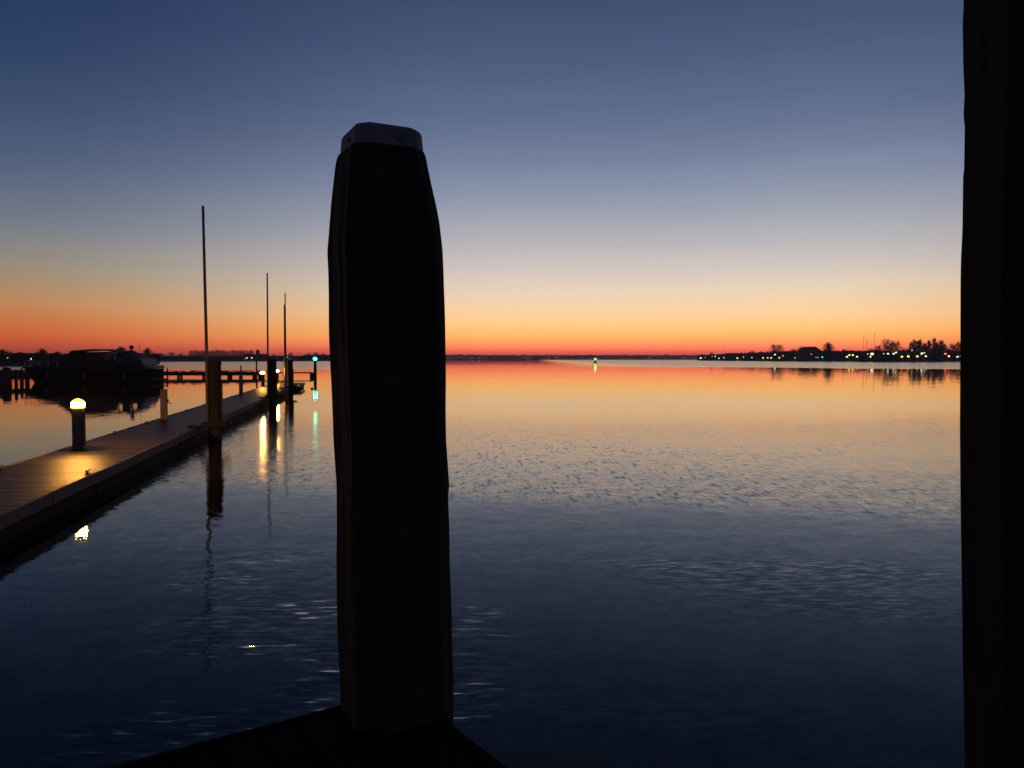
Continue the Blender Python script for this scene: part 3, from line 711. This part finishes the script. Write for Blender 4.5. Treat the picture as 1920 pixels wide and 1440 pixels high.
# ------------------------------------------------------------------ floating pontoon
U = (660 - CX) / F
ang = math.atan2(-U, 1.0)                                              # pontoon heads this far left of straight ahead
a0 = on(172, 892, .4)
wid = 1.975; ZD = .4
dirv = Vector((-math.sin(ang), math.cos(ang), 0)); rgt = Vector((math.cos(ang), math.sin(ang), 0))
start = a0 - dirv * ((a0.y - 2.0) / dirv.y); start.z = 0
LEN = (65.0 - 2.0) / dirv.y
pont = thing('floating_pontoon', 'long floating pontoon with damp boards running out from the lower left', 'pontoon', start, ang)
def local_y(Yw): return (Yw - 2.0) / dirv.y
SEC = 6.85; seam0 = local_y(13.7) % SEC
rnd = random.Random(21)
bm = B(); y = 0.0
seams = [seam0 + i * SEC for i in range(int(LEN / SEC) + 1)]
while y < LEN - .05:
    nxt = y + .145
    gap = .006
    if any(abs(s - nxt) < .0725 for s in seams): gap = .028
    dz = rnd.uniform(-.0025, .0025); sh = rnd.uniform(-.008, .008)
    box(bm, -wid + .07 + sh, -.07 + sh, y + .003, nxt - gap, ZD - .035 + dz, ZD + dz, .003)
    y = nxt
tag(obj('planking', bm, M_deck, pont), kind='stuff')
for x0, x1 in ((-.065, .0), (-wid, -wid + .065)):
    y = seam0 - SEC
    k = 0
    while y < LEN:
        ya, yb = max(0, y + .012), min(LEN, y + SEC / 3 - .012)
        if yb - ya > .2:
            bm = B(); j = rnd.uniform(-.008, .008); box(bm, x0 + j, x1 + j, ya, yb, .225, ZD + .012 + rnd.uniform(-.006, .006), .012); obj('fascia_board', bm, M_fascia, pont)
        y += SEC / 3; k += 1
bm = B(); box(bm, -wid + .066, -.066, LEN - .06, LEN, .225, ZD + .01, .01); obj('fascia_board', bm, M_fascia, pont)
# inner frame and floats
bm = B()
for xx in (-.14, -wid / 2, -wid + .14): box(bm, xx - .05, xx + .05, 0.05, LEN - .07, .20, ZD - .042)
obj('frame', bm, M_iron, pont)
for s in range(-1, len(seams)):
    ya = (seams[s] if s >= 0 else seam0 - SEC) + .03; yb = ya + SEC - .06
    ya, yb = max(0, ya), min(LEN - .1, yb)
    if yb - ya > .5:
        bm = B(); box(bm, -wid + .09, -.09, ya, yb, -.25, .195, .03); obj('float', bm, M_float, pont)
def cleat(xl, yl):
    bm = B(); box(bm, xl - .035, xl + .035, yl - .06, yl + .06, ZD + .003, ZD + .02); box(bm, xl - .014, xl + .014, yl - .03, yl + .03, ZD + .018, ZD + .055)
    tube(bm, [(xl, yl - .10, ZD + .066), (xl, yl - .035, ZD + .056), (xl, yl + .035, ZD + .056), (xl, yl + .10, ZD + .066)], .015, 6); obj('cleat', bm, M_iron, pont)
for Yw in (14.3, 21.0, 24.2, 30.0, 33.5, 41, 50): cleat(-wid + .12, local_y(Yw))
for Yw in (13.4, 20.3, 34, 48): cleat(-.13, local_y(Yw))
# pontoon head is a little wider
bm = B(); box(bm, .004, .42, LEN - 5.2, LEN, ZD - .035, ZD + .004, .01); obj('head_deck', bm, M_deck, pont)
bm = B(); box(bm, .43, .49, LEN - 5.2, LEN, .2, ZD + .01, .01); obj('fascia_board', bm, M_fascia, pont)
bm = B(); box(bm, .05, .42, LEN - 5.1, LEN - .1, -.25, .19, .02); obj('float', bm, M_float, pont)

def to_world(xl, yl, z=0): return start + rgt * xl + dirv * yl + Vector((0, 0, z))
# guide piles and tall poles
PG, QG = 'guide piles along the pontoon', 'tall thin poles along the pontoon'
def guide_pile(px, Yw, top_py, wpx, label):
    x = (px - CX) / F * Yw; zt = at(px, top_py, Yw).z; r = wpx * Yw / F / 2
    t = thing('guide_pile', label, 'pile', (x, Yw, 0), ang, PG)
    bm = B(); tube(bm, [(0, 0, -1.6), (0, 0, .5), (0, 0, zt - .04)], [r, r, r], 20); obj('shaft', bm, M_pile, t, False)
    bm = B(); lathe(bm, [(r + .012, zt - .10), (r + .012, zt - .01), (r * .7, zt + .03)], 20); obj('cap', bm, M_pile, t)
    bm = B(); tube(bm, [(r + .02, -.05, .45), (r + .02, -.05, 1.72)], .025, 6); obj('guide_rail', bm, M_fascia, t)
    # clamp that ties the pontoon to the pile
    d = Vector((x, Yw, 0)) - start; xl, yl = d.dot(rgt), d.dot(dirv)
    bm = B(); g = r + .03
    box(bm, xl - g - .12, xl + g + .14, yl - g - .09, yl - g, ZD + .02, ZD + .15, .01); box(bm, xl - g - .12, xl + g + .14, yl + g, yl + g + .09, ZD + .02, ZD + .15, .01)
    box(bm, xl + g + .005, xl + g + .10, yl - g + .004, yl + g - .004, ZD + .025, ZD + .145, .01); box(bm, min(-.3, xl - g - .5), xl - g - .005, yl - g - .08, yl + g + .08, ZD + .016, ZD + .05)
    obj('pile_clamp', bm, M_pile, pont)
    bm = B(); tube(bm, [(xl + g + .20, yl - .08, ZD + .10), (xl + g + .20, yl + .08, ZD + .10)], .055, 10); obj('clamp_roller', bm, M_fascia, pont)
guide_pile(402, 22.8, 678, 24, 'nearest and thickest looking brown pile against the pontoon edge')
guide_pile(511, 40.0, 674, 14.5, 'dark pile between the two far pontoon lamps')
guide_pile(545, 52.5, 675.5, 8.5, 'slim dark pile near the pontoon end, left of the green light')
guide_pile(536, 65.7, 675.5, 9.0, 'yellow lit pile standing behind the pontoon end')
def tall_pole(px, Yw, top_py, label, base, top_px):
    x = (px - CX) / F * Yw; p1 = at(top_px, top_py, Yw)
    t = thing('tall_pole', label, 'pole', (x, Yw, base), 0, QG)
    bm = B(); tube(bm, [(0, 0, 0), (0, 0, 2.0), (p1.x - x, 0, p1.z - base)], [.05, .047, .037], 10); obj('shaft', bm, M_pole, t)
    bm = B(); lathe(bm, [(.09, .002), (.09, .03), (.06, .05)], 12); obj('base_plate', bm, M_iron, t)
tall_pole(388, 22.6, 386, 'tallest looking thin pole beside the nearest brown pile', ZD + .06, 380.5)
tall_pole(502.5, 39.7, 512, 'thin pole beside the pile between the far lamps', ZD + .06, 501)
tall_pole(536, 52.3, 549, 'thin pole left of the slim dark pile, taller of two side by side', ZD + .06, 534.5)
tall_pole(533.6, 64.8, 571, 'thin pole at the pontoon end, lower of two side by side', ZD + .012, 532.8)

# light bollards
LG = 'lit bollard lamps on the pontoon'
def bollard(px, Yw, label, xoff=-wid + .32):
    # stands close to the outer edge of the pontoon
    yl = local_y(Yw); d = (px - CX) / F * Yw
    pw = Vector((d, Yw, ZD + .004))
    t = thing('bollard_lamp', label, 'bollard lamp', pw, ang, LG)
    bm = B(); box(bm, -.10, .10, -.10, .10, .012, .90, .006); body = obj('post', bm, M_box, t)
    bm = B(); box(bm, .103, .128, -.07, .07, .05, .84, .004); obj('side_strip', bm, M_fascia, t)
    bm = B(); box(bm, -.13, .13, -.13, .13, 0, .012); obj('base_plate', bm, M_iron, t)
    bm = B(); lathe(bm, [(.115, .940), (.135, .965), (.132, 1.02), (.12, 1.04)], 16); obj('lens', bm, M_lamp, t)
    bm = B(); lathe(bm, [(.105, .903), (.15, .918), (.152, .926), (.12, .938)], 16); obj('halo_collar', bm, M_halo, t)  # glowing ring added for the orange fringe below the lens
    bm = B(); lathe(bm, [(.13, 1.043), (.115, 1.07), (.07, 1.10), (.02, 1.12)], 16); obj('halo_top', bm, M_halo, t)  # glowing dome added to shape the flare above the lens
bollard(145, 17.1, 'nearest bollard lamp shining on the damp pontoon boards')
bollard(492.5, 56.0, 'far bollard lamp left of the dark pile')
bollard(519.5, 64.3, 'farthest bollard lamp at the pontoon end, right of the dark pile')
# power pedestals
def pedestal(px, Yw, label, h=.97):
    d = (px - CX) / F * Yw
    t = thing('power_pedestal', label, 'power pedestal', (d, Yw, ZD + .004), ang, 'shore power pedestals on the pontoon')
    bm = B(); box(bm, -.10, .10, -.08, .08, .012, h, .012); obj('casing', bm, M_boxw, t)
    bm = B(); box(bm, -.11, .11, -.09, .09, h + .002, h + .03, .008); obj('lid', bm, M_boxw, t)
    bm = B(); box(bm, -.13, .13, -.11, .11, 0, .012); obj('base_plate', bm, M_iron, t)
    bm = B(); box(bm, .102, .14, -.05, .05, h * .58, h * .70, .006); obj('socket_cover', bm, M_iron, t)
    bm = B(); tube(bm, [(.13, 0, h * .6), (.19, 0, h * .55), (.24, .0, h * .56)], .014, 6); obj('cable_hook', bm, M_iron, t)
pedestal(306.5, 25.3, 'pale pedestal glowing orange on the far pontoon edge')
pedestal(451.5, 44.4, 'darker small pedestal farther along the pontoon edge', 1.0)

# ------------------------------------------------------------------ near quay platform
HD = 1.35; zq = HC - HD
p1, p2, p3, p4 = on(635, 1327, zq), on(200, 1442, zq), on(850, 1368, zq), on(950, 1444, zq)
e1 = (p2 - p1).normalized(); e2 = (p4 - p3).normalized()
den = e1.x * e2.y - e1.y * e2.x; dd = p3 - p1
c0 = p1 + e1 * ((dd.x * e2.y - dd.y * e2.x) / den)
m_ = (e1 + e2).normalized(); e1 = (m_ + Vector((-m_.y, m_.x, 0)) * (1 if e1.dot(Vector((-m_.y, m_.x, 0))) > 0 else -1)).normalized()
e2 = (m_ * math.sqrt(2) - e1).normalized()
qa = math.atan2(e1.y, e1.x)
quay = thing('quay_platform', 'black timber platform corner at the foot of the big pile', 'quay', (c0.x, c0.y, 0), qa)
sgn = 1 if Vector((-e1.y, e1.x, 0)).dot(e2) > 0 else -1                # local y times sgn runs along e2
rnd = random.Random(5)
n = 26
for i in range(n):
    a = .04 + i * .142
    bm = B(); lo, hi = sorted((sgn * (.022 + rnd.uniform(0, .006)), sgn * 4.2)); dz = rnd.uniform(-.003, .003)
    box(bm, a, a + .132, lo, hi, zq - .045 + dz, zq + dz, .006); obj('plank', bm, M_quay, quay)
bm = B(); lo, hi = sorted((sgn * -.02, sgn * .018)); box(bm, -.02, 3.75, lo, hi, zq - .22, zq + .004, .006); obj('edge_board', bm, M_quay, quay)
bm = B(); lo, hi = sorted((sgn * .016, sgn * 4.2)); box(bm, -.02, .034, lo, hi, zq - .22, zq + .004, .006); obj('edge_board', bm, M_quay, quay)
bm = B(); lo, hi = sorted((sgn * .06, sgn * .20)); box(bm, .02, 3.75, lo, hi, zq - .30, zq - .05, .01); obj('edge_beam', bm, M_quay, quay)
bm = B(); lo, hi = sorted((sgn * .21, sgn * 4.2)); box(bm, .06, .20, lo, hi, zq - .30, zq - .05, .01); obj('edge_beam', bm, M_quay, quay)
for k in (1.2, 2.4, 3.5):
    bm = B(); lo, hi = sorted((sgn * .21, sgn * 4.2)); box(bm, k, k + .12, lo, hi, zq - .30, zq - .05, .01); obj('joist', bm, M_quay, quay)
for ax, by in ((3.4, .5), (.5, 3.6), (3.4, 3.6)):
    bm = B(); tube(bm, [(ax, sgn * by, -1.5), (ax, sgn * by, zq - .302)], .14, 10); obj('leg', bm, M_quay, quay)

# big piles
def section(c=.16, n=5, edge=.5):
    """chamfered square of half side .5, as a closed loop"""
    k = [(.5, -.5 + c), (.5, .5 - c), (.5 - c, .5), (-.5 + c, .5), (-.5, .5 - c), (-.5, -.5 + c), (-.5 + c, -.5), (.5 - c, -.5)]
    pts = []
    for i in range(8):
        a, b = Vector(k[i]), Vector(k[(i + 1) % 8]); m_ = n if i % 2 == 0 else 2
        for j in range(m_): pts.append(a + (b - a) * j / m_)
    return pts
def big_pile(name, label, cen, rot, table, zbot, ztop, seed, rough=.006, step=.02):
    """table: (z, left x, right x) of the outline seen from the quay"""
    t = thing(name, label, 'pile', (cen.x, cen.y, 0), 0)
    sec = [Vector((p.x * math.cos(rot) - p.y * math.sin(rot), p.x * math.sin(rot) + p.y * math.cos(rot))) for p in section()]
    lo, hi = min(p.x for p in sec), max(p.x for p in sec)
    def look(z):
        if z >= table[0][0]: return table[0][1:]
        for a, b in zip(table, table[1:]):
            if b[0] <= z <= a[0]:
                k = (a[0] - z) / (a[0] - b[0]); return a[1] + (b[1] - a[1]) * k, a[2] + (b[2] - a[2]) * k
        return table[-1][1:]
    def fit(L_, R_, Y0):
        # size and shift so that the outline, seen from the quay, spans L_ to R_ (both measured at distance Y0)
        s, off = (R_ - L_) / (hi - lo), (L_ + R_) / 2
        for _ in range(6):
            a = [(off + p.x * s) / (Y0 + p.y * s) * Y0 for p in sec]
            s *= (R_ - L_) / (max(a) - min(a))
            a = [(off + p.x * s) / (Y0 + p.y * s) * Y0 for p in sec]
            off += (L_ + R_) / 2 - (max(a) + min(a)) / 2
        return s, off
    bm = B(); rings = []; z = zbot
    zs = []
    while z < ztop: zs.append(z); z += step
    zs.append(ztop)
    for z in zs:
        L_, R_ = look(z); s, off = fit(L_, R_, cen.y)
        ring = []
        for i, p in enumerate(sec):
            d = p.normalized()
            nn = noise.noise(Vector((p.x * 9, p.y * 9, z * 1.2 + seed))) + .6 * noise.noise(Vector((p.x * 26, p.y * 26, z * 5 + seed)))
            split = max(0, noise.noise(Vector((p.x * 22, p.y * 22, z * .5 + seed * 3))) - .42)
            q = p * s + d * (rough * nn - .02 * split)
            ring.append((off + q.x - cen.x, q.y, z))
        rings.append(ring)
    loft(bm, rings, True, True); sh = obj('shaft', bm, M_tar, t)
    return t, sh
YP = 2.95
def zp(py, Yd=YP): return at(730, py, Yd).z
def xp(px, py=673, Yd=YP): return at(px, py, Yd).x
OUT = [(280, 642, 788), (284, 640, 790), (290, 634, 797), (310, 630, 801), (330, 628, 805), (380, 622, 816), (420, 618.5, 824), (470, 615, 831), (510, 617, 833), (560, 618, 834),
       (640, 619.5, 836), (700, 621, 837.5), (760, 624, 838.5), (830, 627.5, 840), (890, 630, 843), (905, 631, 844.5), (930, 631, 842), (1050, 631, 843), (1200, 633.5, 846), (1320, 636, 848), (1440, 638, 849), (1900, 645, 853)]
tab = [(zp(y), xp(a, y), xp(b, y)) for y, a, b in OUT]
ROT = R(27)
t, sh = big_pile('mooring_pile', 'tall dark timber mooring pile with a pale cap on the platform corner', Vector((xp(735), YP, 0)), ROT, tab, -1.6, zp(270, YP - .13), 1.0)
# cap
bm = B(); prof = []
sec = section(.13, 3)
cap_lo, cap_hi = zp(272.5, YP - .13), zp(233, YP - .13)
rx = [p.x * math.cos(ROT) - p.y * math.sin(ROT) for p in sec]; ry = [p.x * math.sin(ROT) + p.y * math.cos(ROT) for p in sec]
scl, capc = .3, xp(716)
for _ in range(8):
    a = [(capc + u * scl) / (YP + v * scl) * YP for u, v in zip(rx, ry)]
    scl *= (xp(793.5, 262) - xp(637.5, 262)) / (max(a) - min(a)); capc += (xp(637.5, 262) + xp(793.5, 262)) / 2 - (max(a) + min(a)) / 2
capc -= xp(735)
rings = []
for z, k in ((cap_lo, .985), (cap_lo + .004, 1.0), (cap_hi - .012, .965), (cap_hi, .92), (cap_hi + .010, .78), (cap_hi + .03, .3)):
    rings.append([(capc + scl * k * (p.x * math.cos(ROT) - p.y * math.sin(ROT)), scl * k * (p.x * math.sin(ROT) + p.y * math.cos(ROT)), z) for p in sec])
loft(bm, rings, True, True); cp = obj('cap', bm, M_cap, t)
for u, face in ((.12, 0), (-.1, 1)):
    # screws on the two faces turned to the quay
    nv = Vector((math.sin(ROT), -math.cos(ROT), 0)) if face == 0 else Vector((-math.cos(ROT), -math.sin(ROT), 0))
    tv = Vector((math.cos(ROT), math.sin(ROT), 0)) if face == 0 else Vector((-math.sin(ROT), math.cos(ROT), 0))
    c_ = Vector((capc, 0, cap_lo + .03)) + nv * (scl * .5 * .985) + tv * (u * scl)
    bm = B(); tube(bm, [c_ - nv * .006, c_ + nv * .006], .008, 8); obj('screw', bm, M_iron, cp)

YR = 2.5
def zr(py): return at(1810, py, YR).z
def xr(px): return (px - CX) / F * YR
RO = [(-60, 1810), (0, 1809.5), (30, 1807.5), (110, 1808), (168, 1810.5), (212, 1808.5), (222, 1811), (310, 1809), (318, 1807.5), (420, 1806), (480, 1803.5), (600, 1802.5), (900, 1803), (1050, 1804.5), (1250, 1807), (1440, 1811)]
rt = [(zr(y), at(x - 2, y, YR).x, at(x, y, YR).x + .345) for y, x in RO]
rt = [(4.6, rt[0][1] + .004, rt[0][2])] + rt + [(-1.6, rt[-1][1] + .02, rt[-1][2] + .02)]
t2, s2 = big_pile('mooring_pile', 'big dark timber pile filling the right edge of the photo', Vector((xr(1906), YR, 0)), R(12), rt, -1.6, 4.6, 9.0, .003)
bm = B(); rings = []
for z, k in ((4.605, .30), (4.61, .34), (4.72, .33), (4.75, .1)):
    rings.append([(k * (p.x * math.cos(.2) - p.y * math.sin(.2)), k * (p.x * math.sin(.2) + p.y * math.cos(.2)), z) for p in section(.13, 3)])
loft(bm, rings, True, True); obj('cap', bm, M_cap, t2)

# ------------------------------------------------------------------ evening haze
bm = B(); box(bm, -9400, 9400, -9400, 9400, -3.0, 27.5)
mh = bpy.data.materials.new('evening haze'); mh.use_nodes = True
ht = mh.node_tree; ht.nodes.clear()
pv = ht.nodes.new('ShaderNodeVolumePrincipled'); pv.inputs['Color'].default_value = (.86, .84, .90, 1); pv.inputs['Density'].default_value = .0002; pv.inputs['Anisotropy'].default_value = .3
ho = ht.nodes.new('ShaderNodeOutputMaterial'); ht.links.new(pv.outputs[0], ho.inputs['Volume'])
tag(obj('haze', bm, mh), 'thin evening haze over the lake', kind='stuff')
